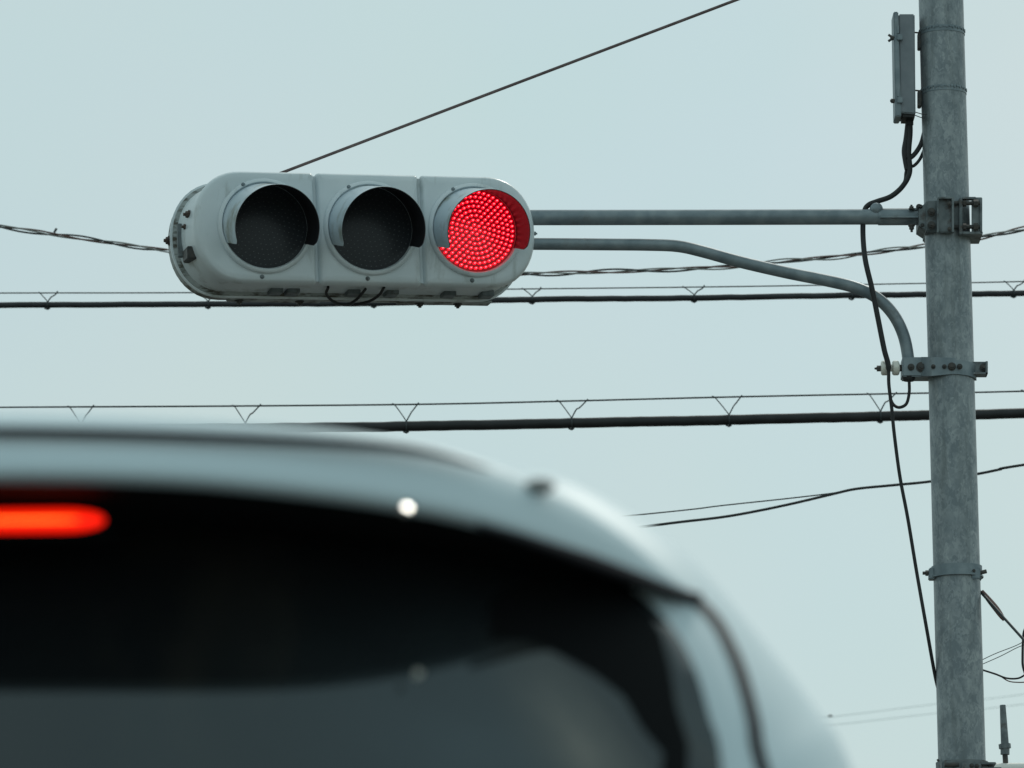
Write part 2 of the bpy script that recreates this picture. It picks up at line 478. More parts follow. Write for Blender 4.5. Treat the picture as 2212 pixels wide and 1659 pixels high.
bmesh.ops.create_uvsphere(bm, u_segments=20, v_segments=12, radius=.024, matrix=Matrix.Translation(p))
obj('grommet', bm, M['galv'], arm)

# ------------------------------------------------------------------ reel insulator
ins = thing('reel_insulator', 'white porcelain reel insulator on a pin beside the lower bracket', 'insulator', W(1920, 795, YP - .02))
bm = bmesh.new()
for xc in (1911, 1935):
    prof = [(-9, .012), (-8, .022), (-5, .0265), (4, .0265), (7, .023), (9, .012)]
    pts = [W(xc + dx, 795, YP - .02) for dx, _ in prof]
    rings = []
    for p, (_, r) in zip(pts, prof):
        rings.append([bm.verts.new(p + Vector((0, math.cos(2 * math.pi * k / 20) * r, math.sin(2 * math.pi * k / 20) * r))) for k in range(20)])
    for a, b in zip(rings, rings[1:]):
        for k in range(20): bm.faces.new((a[k], a[(k + 1) % 20], b[(k + 1) % 20], b[k]))
    bm.faces.new(rings[0][::-1]); bm.faces.new(rings[-1])
tube(bm, [W(1915, 795, YP - .02), W(1930, 795, YP - .02)], .013, 16)
obj('reel', bm, M['porcelain'], ins)
bm = bmesh.new()
tube(bm, [W(1889, 796, YP - .02), W(1896, 796, YP - .02), W(1950, 795, YP - .02)], lambda t: .003 + min(.003, t * .012), 10)
tube(bm, [W(1894, 796, YP - .02), W(1903, 796, YP - .02)], .0105, 6)
tube(bm, [W(1943, 795, YP - .02), W(1950, 795, YP - .02)], .012, 6)
obj('pin', bm, M['bolt'], ins)

# ------------------------------------------------------------------ antenna panel on the pole
an = thing('panel_antenna', 'flat grey panel antenna strapped upright beside the pole top', 'antenna', W(1962, 258, YP - .02))
bm = bmesh.new()
a = [W(1941, 30, YP - .06), W(1976, 30, YP - .06), W(1978, 246, YP - .06), W(1944, 243, YP - .06)]
hexa(bm, a, [p + Vector((0, .13, 0)) for p in a], .004)
obj('case', bm, M['panel'], an)
bm = bmesh.new()
a = [W(1930, 25, YP - .07), W(1940.5, 25, YP - .07), W(1947, 251, YP - .07), W(1934, 251, YP - .07)]
hexa(bm, a, [p + Vector((0, .11, 0)) for p in a], .003)
obj('face_plate', bm, M['galv'], an)
bm = bmesh.new()
a = [W(1950, 244, YP - .05), W(1977, 246, YP - .05), W(1976, 253, YP - .05), W(1950, 252, YP - .05)]
hexa(bm, a, [p + Vector((0, .10, 0)) for p in a])
tube(bm, [W(1965, 258, YP), W(1965, 270, YP)], .0135, 14)
obj('cable_gland', bm, M['rubber'], an)
for (y, n) in ((84, 0), (220, 1)):
    bm = bmesh.new()
    boxW(bm, 1938, y - 30, 1942, y - 12, YP - .075, .01)
    boxW(bm, 1938, y - 11, 1950, y + 2, YP - .078, .02, .002)
    obj('latch', bm, M['galv'], an)
    bm = bmesh.new()
    tube(bm, [W(1923, y - 2, YP - .06), W(1938, y - 3, YP - .06)], .005, 10)
    tube(bm, [W(1925, y - 2, YP - .06), W(1932, y - 2, YP - .06)], .0085, 8)
    if n == 0:
        tube(bm, [W(1930, y - 2, YP - .06), W(1919, y - 9, YP - .06)], .0045, 8)
        tube(bm, [W(1930, y - 2, YP - .06), W(1919, y + 5, YP - .06)], .0045, 8)
    obj('wing_nut', bm, M['bolt'], an)
for y in (70, 195):
    bm = bmesh.new()
    tube(bm, [W(1975, y, YP), W(1985, y + 1, YP)], .003, 8)
    boxW(bm, 1983, y - 1, 1991, y + 34, YP - .02, .04, .002)
    obj('standoff', bm, M['bolt'], an)
    bm = stud_band(y + 2 if y == 70 else y + 5)
    obj('strap', bm, M['galv'], an)
each('tie_wire', M['wire'], an, lambda b: tube(b, crom([W(1974, 241, YP - .04), W(1990, 246, YP - .06), W(2002, 247, YP - .088)], 4), .0016, 6),
     lambda b: tube(b, crom([W(1974, 248, YP - .04), W(1990, 254, YP - .06), W(1997, 255, YP - .07)], 4), .0016, 6))

# ------------------------------------------------------------------ cables on the pole
def wire(name, label, cat, pts, r, mt, Y=None, n=8, seg=10, group=None):
    bm = bmesh.new()
    tube(bm, crom([W(p[0], p[1], p[2] if len(p) > 2 else Y) for p in pts], n), r, seg)
    return tag(obj(name, bm, mt), label, cat, group)

bm = bmesh.new()
main = [(1966, 266), (1966, 290), (1963, 330), (1965, 372), (1950, 402), (1925, 424), (1895, 435), (1876, 443), (1867, 458), (1864, 500), (1869, 560), (1884, 625), (1897, 690), (1910, 755), (1919, 790), (1920, 830), (1926, 880), (1932, 940), (1944, 1030), (1961, 1120), (1980, 1235), (2002, 1360), (2020, 1460), (2030, 1500)]
Yc = YP - .045
def yy(y): return YP + .035 if 440 < y < 500 else (YP - .045)
tube(bm, crom([W(x, y, YP if y > 1400 else (YP - .05 if y > 500 else YP + .0)) for x, y in main], 7), lambda t: .0062 if t > .62 else .0095, 12)
obj('drop_cable', bm, M['cable']); o = bpy.data.objects['drop_cable']
tag(o, 'long black cable hanging from the panel antenna past the insulator down the pole', 'cable')
wire('bundled_cable', 'thick bound black cable bundle just under the panel antenna', 'cable',
     [(1963, 266), (1959, 300), (1955, 325), (1957, 345), (1961, 366)], .0125, M['cable'], YP + .01)
wire('looped_cable', 'black cable curving from the pole to the antenna bundle, the upper of two', 'cable',
     [(1997, 285), (1990, 310), (1978, 330), (1966, 341), (1958, 340)], .0085, M['cable'], YP + .0, group='cables looping out of the pole')
wire('looped_cable', 'thin black cable curving from the pole to the antenna bundle, the lower of two', 'cable',
     [(1997, 322), (1987, 344), (1974, 358), (1962, 360), (1957, 372), (1954, 392), (1940, 412), (1918, 428), (1893, 436)], .0058, M['cable'], YP + .01, group='cables looping out of the pole')
wire('pigtail_cable', 'short black cable looping under the lower tube end cap', 'cable',
     [(1964, 822), (1964, 848), (1958, 872), (1943, 880), (1930, 874), (1922, 858)], .0056, M['cable'], YP - .03)
wire('stay_wire', 'straight brown stay wire slanting up to the right from the traffic light', 'wire',
     [(600, 377), (630, 365), (1110, 182), (1590, 0), (2055, -178)], .0056, M['wire_brown'], YP + .10, 4)

# ------------------------------------------------------------------ right bottom corner bits
an2 = thing('rod_antenna', 'grey whip antenna with a collar standing at the bottom right corner', 'antenna', W(2171, 1640, YP + .6))
bm = bmesh.new(); tube(bm, [W(2166, 1523, YP + .6), W(2168, 1560, YP + .6), W(2171, 1612, YP + .6)], lambda t: .0105 + .004 * t, 16)
obj('rod', bm, M['galv_dark'], an2)
bm = bmesh.new(); tube(bm, [W(2170, 1607, YP + .6), W(2171, 1617, YP + .6)], .022, 8); tube(bm, [W(2171, 1617, YP + .6), W(2171, 1630, YP + .6)], .0165, 12)
obj('collar', bm, M['galv_dark'], an2)
bm = bmesh.new(); tube(bm, [W(2171, 1630, YP + .6), W(2172, 1644, YP + .6), W(2172, 1672, YP + .6)], .010, 12)
obj('stem', bm, M['bolt'], an2)
wire('white_tube_arm', 'white horizontal tube running out at the bottom right corner', 'tube',
     [(2145, 1663), (2300, 1660)], .024, M['white_plastic'], YP + .6, 3, 16)

gw = thing('guy_wire', 'dark guy wire with a thick grip slanting down right from the pole', 'wire', W(2122, 1278, YP))
bm = bmesh.new(); tube(bm, [W(2090, 1247, YP + .05), W(2122, 1283, YP), W(2300, 1480, YP - .4)], .0048, 10)
obj('strand', bm, M['wire'], gw)
bm = bmesh.new(); tube(bm, crom([W(2121, 1276, YP), W(2135, 1294, YP), W(2152, 1315, YP), W(2164, 1332, YP), W(2169, 1340, YP)], 4), lambda t: .0055 + .0055 * math.sin(math.pi * min(1, t * 1.05)) , 12)
obj('grip', bm, M['strand_b'], gw)
wire('jumper_wire', 'thin pale jumper wire at the right edge, upper of a close pair', 'wire', [(2110, 1431), (2150, 1412), (2200, 1392), (2230, 1372)], .0014, M['wire'], YP + .05, group='thin wires at the right edge')
wire('jumper_wire', 'thin pale jumper wire at the right edge, lower of a close pair', 'wire', [(2110, 1440), (2160, 1418), (2195, 1400), (2215, 1392)], .0014, M['wire'], YP + .05, group='thin wires at the right edge')
wire('service_cable', 'black service cable hanging off the pole right side above the whip antenna', 'cable', [(2105, 1441), (2122, 1447), (2150, 1456), (2175, 1465), (2200, 1465), (2218, 1455)], .0034, M['cable'], YP + .02, group='service cables at the right edge')
wire('service_cable', 'reddish service cable sagging beside the black one at the right edge', 'cable', [(2130, 1450), (2155, 1457), (2178, 1471), (2200, 1474), (2225, 1473)], .0022, M['strand_b'], YP + .03, group='service cables at the right edge')
wire('coiled_cable', 'dark cable loop cut off by the right frame edge beside the guy wire', 'cable', [(2225, 1345), (2213, 1362), (2210, 1385), (2209, 1420), (2210, 1440), (2217, 1462)], .0045, M['cable'], YP - .1)

# ------------------------------------------------------------------ background lines
def lash_cable(name, label, mess, cabl, rm, rc, hx, dx, Y, mt):
    t_ = thing(name, label, 'cable', W(mess[0][0], mess[0][1], Y), 'lashed telephone cables')
    def yat(L, x):
        for (a, b), (c, d) in zip(L, L[1:]):
            if a <= x <= c: return b + (d - b) * (x - a) / (c - a)
    bm = bmesh.new(); tube(bm, crom([W(x, y, Y) for x, y in mess], 6), rm, 8); obj('messenger_wire', bm, M['wire'], t_)
    bm = bmesh.new()
    P = crom([W(x, y, Y) for x, y in cabl], 14)
    P = [p + Vector((0, 0, random.uniform(-.0013, .0013))) for p in P]
    tube(bm, P, rc, 20); obj('sheath', bm, mt, t_)
    for x in hx:
        bm = bmesh.new()
        dl, dx2 = dx * random.uniform(.85, 1.2), dx * random.uniform(.8, 1.15)
        ym, yc = yat(mess, x), yat(cabl, x)
        sc = F / (Y / math.cos(PITCH))
        top = yc - rc * sc
        tube(bm, crom([W(x - dl, ym - 2, Y), W(x - dl * .82, ym + 1, Y), W(x - dl * .4, (ym + top) / 2, Y), W(x, top, Y - .0)], 4), .0026, 6)
        tube(bm, crom([W(x + dx2 * .95, ym - 4, Y), W(x + dx2 * .8, ym + 2, Y), W(x + dx2 * .45, (ym * .6 + top * .4), Y), W(x + dx * .3, (ym + top) / 2, Y - rc * .5), W(x, top, Y - rc * .6)], 4), .0036, 6)
        c = W(x, yc, Y)
        # small wrap round the cable
        seg = 14
        prev = None
        tube(bm, [c + Vector((0, math.cos(2 * math.pi * k / seg) * (rc + .002), math.sin(2 * math.pi * k / seg) * (rc + .002))) for k in range(seg + 1)], .0042, 6)
        tube(bm, [W(x - 7, yc + rc * sc, Y - .01), W(x, yc + rc * sc + 3, Y - .01), W(x + 5, yc + rc * sc, Y - .01)], .0045, 6)
        obj('hanger', bm, M['wire'], t_)
    return t_
YB = 26.0
lash_cable('telephone_cable', 'black telephone cable lashed under a thin wire, passing just below the traffic light',
           [(-2500, 660), (-600, 636), (0, 633), (430, 632), (1060, 625), (1590, 619), (2000, 612), (2212, 608), (2900, 590), (4600, 520)],
           [(-2500, 690), (-600, 663), (0, 659), (450, 657), (810, 655), (1150, 647), (1500, 643.5), (1840, 638), (2005, 636), (2212, 633), (2900, 617), (4600, 550)],
           .0033, .0152, (-250, 103, 450, 808, 1150, 1500, 1840, 2190, 2540), 23, YB, M['cable_grey'])
lash_cable('telephone_cable', 'thicker black telephone cable lashed under a thin wire, lowest across the frame',
           [(-2500, 920), (-600, 885), (0, 880), (520, 877), (930, 873), (1240, 866), (1600, 857), (2005, 849), (2212, 845), (2900, 825), (4600, 750)],
           [(-2500, 985), (-600, 939), (0, 932), (520, 926), (880, 921), (1235, 914), (1575, 907), (1900, 899.5), (2010, 897), (2212, 893), (2900, 876), (4600, 800)],
           .0042, .0245, (-180, 175, 530, 878, 1235, 1575, 1902, 2240), 33, YB - 1.2, M['cable'])

# twisted power line
pw = thing('twisted_power_line', 'twisted power line of dark and reddish strands sagging behind the traffic light', 'power line', W(0, 487, YB - .6))
base = [(-2500, 130), (-800, 365), (0, 488), (110, 506), (250, 526), (368, 541), (560, 562), (800, 580), (1000, 588), (1130, 590), (1200, 590), (1300, 588), (1400, 584), (1500, 579), (1600, 575), (1700, 564), (1800, 555), (1900, 543), (2000, 532), (2100, 515), (2212, 495), (2900, 370), (4600, 60)]
path = crom([W(x, y, YB - .6) for x, y in base], 14)
L = [0]
for a, b in zip(path, path[1:]): L.append(L[-1] + (b - a).length)
def at_len(s):
    import bisect
    i = min(max(bisect.bisect(L, s) - 1, 0), len(path) - 2)
    t = (s - L[i]) / max(1e-6, L[i + 1] - L[i])
    return path[i].lerp(path[i + 1], t)
NS = 1100
for j, (mt, r) in enumerate((('strand_a', .0050), ('strand_b', .0044), ('strand_c', .0040))):
    bm = bmesh.new()
    P = []
    for i in range(NS + 1):
        s = L[-1] * i / NS
        ph = s / 0.55 * 2 * math.pi + 0.9 * math.sin(s * 1.7) + j * 2.1
        amp = .0085 + .0045 * math.sin(s * 2.3 + j * 1.9)
        P.append(at_len(s) + Vector((0, math.cos(ph) * amp, math.sin(ph) * amp)))
    tube(bm, P, r, 6)
    obj('strand', bm, M[mt], pw)
bm = bmesh.new(); p = W(117, 502, YB - .62); tube(bm, [p, p + Vector((.012, 0, .02))], .006, 8); obj('tie', bm, M['wire'], pw)

# joined pair lower right
YD = 23.0
wire('drop_wire', 'black wire rising rightward behind the pole, lower of the joining pair', 'wire',
     [(-1500, 1420), (0, 1290), (900, 1200), (1300, 1150), (1450, 1130), (1560, 1117), (1640, 1103), (1720, 1086), (1800, 1067), (1850, 1056), (1930, 1048), (2010, 1040), (2110, 1024), (2160, 1014), (2212, 1004), (2700, 930), (4200, 690)], .0062, M['cable'], YD, 8, 10, group='joining wires behind the pole')
wire('drop_wire', 'thin wire rising to the right from behind the van, upper of the pair that meets', 'wire',
     [(-1500, 1330), (0, 1232), (900, 1158), (1430, 1107), (1560, 1092), (1700, 1077), (1800, 1065), (1850, 1055)], .0030, M['wire'], YD, 8, 8, group='joining wires behind the pole')
for lab, pts in (('faint distant wire low behind the pole, upper of two, bearing a dark speck', [(-800, 1760), (1000, 1628), (1640, 1566), (1793, 1549), (2020, 1521), (2212, 1500), (3400, 1350)]),
                 ('faint distant wire low behind the pole, lower of two', [(-800, 1780), (1000, 1650), (1640, 1584), (1820, 1564), (2020, 1541), (2212, 1521), (3400, 1370)])):
    wire('distant_wire', lab, 'wire', pts, 0.0030, M['wire_far'], 70, 6, 6, 'faint distant wires')
bm = bmesh.new()
c = W(1793, 1547, 69.9)
tube(bm, [c + Vector((x, 0, z)) for x, z in ((-.035, -.008), (-.022, -.004), (0, .001), (.02, .005), (.035, .006))], lambda t: .003 + .013 * math.sin(math.pi * t), 10)
tag(obj('wire_clamp', bm, M['rubber']), 'tiny dark clamp speck on the upper faint distant wire', 'clamp')

# ------------------------------------------------------------------ traffic signal head
s_ = 2212 / 2304
YH = 18.0
P1, P3 = W(596 * s_, 509 * s_, YH - .10), W(1067.5 * s_, 518.5 * s_, YH + .10)
uu = (P3 - P1).normalized()
SP = (P3 - P1).length / 2
HC = (P1 + P3) / 2
nn = Vector((uu.y, -uu.x, 0)).normalized()
nn = (nn - uu * nn.dot(uu)).normalized()
ww = uu.cross(-nn).normalized()
if ww.z < 0: ww = -ww
def H(a, b, c): return HC + uu * a + ww * b + nn * c
print('HEAD spacing', SP, 'u', uu, 'n', nn)
sig = thing('traffic_signal', 'pale grey three lens traffic light lying sideways with its red lamp lit', 'traffic light', tuple(H(0, -.2, -.2)))
HH = 0.2015
EA = 0.235          # straight part beyond the outer lens centre is replaced by the curved end
XL, XR = -SP - .252, SP + .227
def endcurve(xe, sgn, hh, a=.175, p=2.15, n=22):
    """curved end from top to bottom; xe = extreme x"""
    out = []
    for i in range(n + 1):
        t = math.pi / 2 - math.pi * i / n
        c_, s2 = math.cos(t), math.sin(t)
        out.append((xe - sgn * a + sgn * a * abs(c_) ** (2 / p), hh * (abs(s2) ** (2 / p)) * (1 if s2 >= 0 else -1)))
    return out
def stadium(g=0.0, dxl=0, dxr=0):
    r = endcurve(XR + g + dxr, 1, HH + g)
    l = endcurve(XL - g - dxl, -1, HH + g)[::-1]
    return r + l
def loft(bm, outlines, cap0=True, cap1=True):
    rs = [[bm.verts.new(H(x, y, n)) for x, y in o] for o, n in outlines]
    k = len(rs[0])
    for a, b in zip(rs, rs[1:]):
        for i in range(k): bm.faces.new((a[i], a[(i + 1) % k], b[(i + 1) % k], b[i]))
    if cap0: bm.faces.new(rs[0])
    if cap1: bm.faces.new(rs[-1][::-1])
def inset(o, g):
    n = len(o); out = []
    for i in range(n):
        p0, p1, p2 = o[i - 1], o[i], o[(i + 1) % n]
        d1 = Vector((p1[0] - p0[0], p1[1] - p0[1])); d2 = Vector((p2[0] - p1[0], p2[1] - p1[1]))
        if d1.length < 1e-9: d1 = d2
        if d2.length < 1e-9: d2 = d1
        d1.normalize(); d2.normalize()
        t = (d1 + d2); 
        t.normalize()
        nv = Vector((t.y, -t.x))       # clockwise outline: inward normal
        c_ = max(.5, nv.dot(Vector((d1.y, -d1.x))))
        out.append((p1[0] + nv.x * g / c_, p1[1] + nv.y * g / c_))
    return out
def rrect(x0, x1, y0, y1, r=.010, n=4):
    out = []
    for cx, cy, a0 in ((x1 - r, y1 - r, 90), (x1 - r, y0 + r, 0), (x0 + r, y0 + r, -90), (x0 + r, y1 - r, 180)):
        for i in range(n + 1):
            a = R(a0 - 90 * i / n)
            out.append((cx + math.cos(a) * r, cy + math.sin(a) * r))
    return out
def lerpc(o, f):
    mx_ = sum(p[0] for p in o) / len(o); my_ = sum(p[1] for p in o) / len(o)
    return [(x + (mx_ - x) * f, y + (my_ - y) * f) for x, y in o]
# rear shell, waist, and back flange
bm = bmesh.new()
st = stadium()
loft(bm, [(inset(st, .012), -.024), (inset(stadium(0, .004), .014), -.05), (inset(stadium(0, .010), .014), -.09), (inset(stadium(0, .020), .014), -.15), (inset(stadium(0, .030), .013), -.216)], True, False)
obj('body', bm, M['head'], sig)
bm = bmesh.new()
st2 = stadium(0, .032)
st = st2
loft(bm, [(inset(st, .018), -.214), (inset(st, .002), -.222), (inset(st, -.001), -.232), (inset(st, .0), -.300), (inset(st, .012), -.318), (inset(st, .06), -.336)], False, True)
obj('back_cover', bm, M['head_dirty'], sig)
bm = bmesh.new()
# lip round the back cover
ol = stadium(.0005, .032)
loft(bm, [(inset(ol, .004), -.226), (inset(ol, -.006), -.229), (inset(ol, -.006), -.238), (inset(ol, .004), -.241)], False, False)
obj('rim', bm, M['head'], sig)
# underside rails, feet and stains
def hbox(bm, x0, x1, y0, y1, n0, n1, bevel=0):
    a = [H(x0, y0, n0), H(x1, y0, n0), H(x1, y1, n0), H(x0, y1, n0)]
    hexa(bm, a, [H(x0, y0, n1), H(x1, y0, n1), H(x1, y1, n1), H(x0, y1, n1)], bevel)
for x0, x1 in ((-.46, -.12), (.16, .50)):
    bm = bmesh.new()
    hbox(bm, x0, x1, -HH - .006, -HH + .004, -.24, -.30, .002)
    obj('hinge_rail', bm, M['head_dirty'], sig)
for x in (-.42, -.20, .24, .38):
    bm = bmesh.new()
    bolt(bm, H(x, -HH - .006, -.27), -ww, .012, .010)
    obj('rail_bolt', bm, M['bolt'], sig)
for x in (-.33, -.27, -.05, .09, .30, .44):
    bm = bmesh.new()
    hbox(bm, x, x + .045, -HH - .001, -HH + .02, -.15, -.21, .002)
    obj('hinge_block', bm, M['galv_dark'], sig)
bm = bmesh.new()
tube(bm, crom([H(-.135, -HH + .01, -.10), H(-.13, -HH - .006, -.15), H(-.09, -HH - .022, -.20), H(-.04, -HH - .026, -.22), H(-.01, -HH - .012, -.18), H(.0, -HH + .005, -.10)], 6), .0052, 10)
obj('supply_cable', bm, M['rubber'], sig)
bm = bmesh.new()
tube(bm, crom([H(.065, -HH + .01, -.09), H(.06, -HH - .006, -.15), H(.035, -HH - .018, -.20), H(-.01, -HH - .024, -.235)], 6), .0052, 10)
obj('supply_cable', bm, M['rubber'], sig)
# left side latch and bracket
bm = bmesh.new()
hbox(bm, XL - .022, XL + .02, .045, -.075, -.175, -.195, .002)
obj('side_bracket', bm, M['galv_dark'], sig)
each('side_latch', M['bolt'], sig, lambda b: hbox(b, XL - .008, XL + .03, -.055, -.10, -.09, -.17, .003))
each('side_bolt', M['rust'], sig, lambda b: bolt(b, H(XL + .010, .065, -.12), -uu, .012, .014), lambda b: bolt(b, H(XL + .004, .025, -.14), -uu, .010, .012))
bm = bmesh.new(); bolt(bm, H(XL - .034, .004, -.27), -uu, .013, .012)
obj('back_bolt', bm, M['rust'], sig)
bm = bmesh.new(); bolt(bm, H(XR - .003, .0, -.03), uu, .007, .009)
obj('side_screw', bm, M['galv'], sig)

g = .0035
xa, xb = -SP / 2 - .002, SP / 2 - .002
lidsO = []
l = endcurve(XL, -1, HH)[::-1]
lidsO.append([(xa - g, HH)] + [(xa - g, -HH)] + l)
RC = .014
def rc(x, sx, y, sy, rev):
    pts = [(x + sx * RC * (1 - math.sin(R(a))), y + sy * RC * (1 - math.cos(R(a)))) for a in (0, 22.5, 45, 67.5, 90)]
    return pts[::-1] if rev else pts
lidsO[0] = rc(xa - g, -1, HH, -1, False) + rc(xa - g, -1, -HH, 1, True) + l
lidsO.append(rrect(xa + g, xb - g, -HH, HH, .014, 4))
r = endcurve(XR, 1, HH)
lidsO.append(r + rc(xb + g, 1, -HH, 1, False) + rc(xb + g, 1, HH, -1, True))
def disc_leds(bm, cx, n0, rr, hh, K=8, step=.0172, ph=0.0, mat_=0):
    for k in range(K + 1):
        cnt = 1 if k == 0 else 6 * k
        for i in range(cnt):
            a = 2 * math.pi * (i + .5 * (k % 2)) / cnt + .25
            x, y = math.cos(a) * k * step, math.sin(a) * k * step
            dome = n0 + .010 * (1 - (k / K) ** 2)
            c = H(cx + x, y, dome)
            q = bmesh.ops.create_icosphere(bm, subdivisions=1, radius=1, matrix=Matrix.Translation(c))
            for v in q['verts']:
                d = v.co - c
                e1 = uu * .94 + ww * .34; e2 = ww * .94 - uu * .34
                v.co = c + e1 * d.dot(uu) * rr * 1.2 + e2 * d.dot(ww) * rr * .82 + nn * d.dot(nn) * hh
TAU = R(14.5)
for i, cx in enumerate((-SP, 0, SP)):
    col = ('left', 'middle', 'red')[i]
    o = lidsO[i]
    bm = bmesh.new()
    loft(bm, [(inset(o, .0), -.034), (inset(o, .0), -.026), (inset(o, .0030), -.015), (inset(o, .0080), -.005), (inset(o, .0138), 0.0), (lerpc(inset(o, .0138), .10), 0.0)], True, True)
    door = obj('door', bm, M['head'], sig, angle=50)
    # collar ring round the lens
    bm = bmesh.new()
    seg = 72
    prof = [(.170, -.001), (.1695, .010), (.166, .016), (.157, .018), (.1525, .012), (.1505, .0005)]
    rs = [[bm.verts.new(H(cx + math.cos(2 * math.pi * k / seg) * r_, math.sin(2 * math.pi * k / seg) * r_, n_)) for k in range(seg)] for r_, n_ in prof]
    for a, b in zip(rs, rs[1:]):
        for k in range(seg): bm.faces.new((a[k], a[(k + 1) % seg], b[(k + 1) % seg], b[k]))
    obj('collar', bm, M['head'], sig, angle=60)
    for a in (118, 30, 265):
        bm = bmesh.new()
        bolt(bm, H(cx + math.cos(R(a)) * (.163 if a != 265 else .182), math.sin(R(a)) * (.163 if a != 265 else .182), .016 if a != 265 else 0.0), nn, .0055 if a != 265 else .006, .005)
        obj('collar_screw', bm, M['galv_dark'] if a == 265 else M['galv'], sig)
    # domed lens
    bm = bmesh.new()
    rs = []
    for q in range(13):
        rr_ = .151 * q / 12
        nz_ = .002 + .012 * (1 - (q / 12) ** 2)
        rs.append([bm.verts.new(H(cx + math.cos(2 * math.pi * k / 64) * rr_, math.sin(2 * math.pi * k / 64) * rr_, nz_)) for k in range(64)] if q else [bm.verts.new(H(cx, 0, nz_))])
    for k in range(64): bm.faces.new((rs[0][0], rs[1][k], rs[1][(k + 1) % 64]))
    for a, b in zip(rs[1:], rs[2:]):
        for k in range(64): bm.faces.new((a[k], a[(k + 1) % 64], b[(k + 1) % 64], b[k]))
    lens = obj('lens', bm, M['lens_red'] if i == 2 else M['lens_off'], sig)
    lens['label'] = 'lit red lens' if i == 2 else 'dark unlit lens'
    bm = bmesh.new()
    if i == 2:
        disc_leds(bm, cx, .004, .0078, .0055)
        obj('diode_array', bm, M['led_red'], lens)
        bm = bmesh.new(); disc_leds(bm, cx, .0095, .0026, .0015)
        obj('diode_core', bm, M['led_core'], lens)
    else:
        disc_leds(bm, cx, .0035, .0026, .002)
        obj('diode_array', bm, M['led_off'], lens)
    # visor: open-bottomed hood, tilted down, cut back at both lower edges
    ax = (nn * math.cos(TAU) - ww * math.sin(TAU)).normalized()
    bm = bmesh.new()
    NT, NL = 72, 10
    A0, A1 = -24, 204
    LEN = .196
    def vis(th, t, r_add):
        a = R(A0 + (A1 - A0) * th)
        # edge cut: corners rounded off
        e = min(th, 1 - th) * (A1 - A0)
        Lx = LEN * (1 - .16 * max(0, 1 - e / 7) ** 2)
        rad = .1535 - .0035 * t + r_add
        basep = H(cx, 0, .004)
        upv = ww if t == 0 else (ww * math.cos(TAU * t) + nn * math.sin(TAU * t))
        return basep + ax * (Lx * t) + uu * math.cos(a) * rad + (ww * (1 - t) + upv * t).normalized() * math.sin(a) * rad
    go, gi = [], []
    for j in range(NL + 1):
        go.append([bm.verts.new(vis(k / NT, j / NL, 0)) for k in range(NT + 1)])
        gi.append([bm.verts.new(vis(k / NT, j / NL, -.0025)) for k in range(NT + 1)])
    for j in range(NL):
        for k in range(NT):
            bm.faces.new((go[j][k], go[j][k + 1], go[j + 1][k + 1], go[j + 1][k])).material_index = 0
            bm.faces.new((gi[j][k + 1], gi[j][k], gi[j + 1][k], gi[j + 1][k + 1])).material_index = 1
    for k in range(NT): bm.faces.new((go[NL][k], go[NL][k + 1], gi[NL][k + 1], gi[NL][k])).material_index = 1
    for j in range(NL):
        bm.faces.new((go[j][0], go[j + 1][0], gi[j + 1][0], gi[j][0])).material_index = 1
        bm.faces.new((go[j][NT], gi[j][NT], gi[j + 1][NT], go[j + 1][NT])).material_index = 1
    obj('visor', bm, [M['visor'], M['visor_in']], sig, angle=50)

# ------------------------------------------------------------------ van
VC = -0.488; VY = 3.92
van = thing('van', 'silver van in the foreground with dark rear window and lit high brake light', 'van', (VC, VY, 0))
sil = [(1080, 1000), (1200, 1026), (1300, 1072), (1420, 1152), (1520, 1243), (1640, 1393), (1750, 1543), (1820, 1659)]
pr = [W(x, y, VY + .505) for x, y in sil]
prof = [(0, 2.219), (.15, 2.216), (.30, 2.208), (.40, 2.197)] + [(p.x - VC, p.z) for p in pr]
print('VAN prof', [(round(a, 3), round(b, 3)) for a, b in prof])
prof = [p for i, p in enumerate(prof) if i < 4 or p[0] > .45]
prof += [(.800, 1.78), (.832, 1.62), (.850, 1.45), (.862, 1.2), (.868, .95), (.860, .7), (.845, .5), (.80, .36), (.70, .30), (.35, .29), (0, .29)]
# dense smooth outline (right half), clockwise from top centre
pv = crom([Vector((a, 0, b)) for a, b in prof], 5)
half = [(max(0, p.x), p.z) for p in pv]
outl = half + [(-x, z) for x, z in half[-2:0:-1]]
C0 = (0, 1.25)
def routl(dx, dz):
    """distance from C0 to outline in that direction"""
    best = 1e9
    d = Vector((abs(dx), dz)); L_ = d.length
    if L_ < 1e-9: return 1
    d /= L_
    for (x0, z0_), (x1, z1_) in zip(half, half[1:]):
        ax_, az_ = x0, z0_ - C0[1]; bx_, bz_ = x1 - x0, z1_ - z0_
        den = d.x * bz_ - d.y * bx_
        if abs(den) < 1e-12: continue
        t = (ax_ * bz_ - az_ * bx_) / den
        s = (ax_ * d.y - az_ * d.x) / den
        if t > 0 and -.001 <= s <= 1.001: best = min(best, t)
    return best
TAN = math.tan(R(20))
def lean(z): return max(0, z - 1.15) * TAN + (max(0, .55 - z) * .1)
def rearf(r, x, z):
    wv = 0
    q = (r - .84) / .16
    if q > 0: wv = .13 * (1 - math.sqrt(max(0, 1 - min(q, 1) ** 2)))
    return lean(z) + .05 * abs(x) ** 2.2 + wv
def rear(x, z):
    dx, dz = x, z - C0[1]
    r = math.hypot(dx, dz) / routl(dx, dz) if (dx or dz) else 0
    return rearf(r, x, z)
def onrear(px, py, off=0.0):
    Y = VY + .35
    for _ in range(12):
        P = W(px, py, Y)
        Y = VY + rear(P.x - VC, P.z) - off
    return W(px, py, Y)
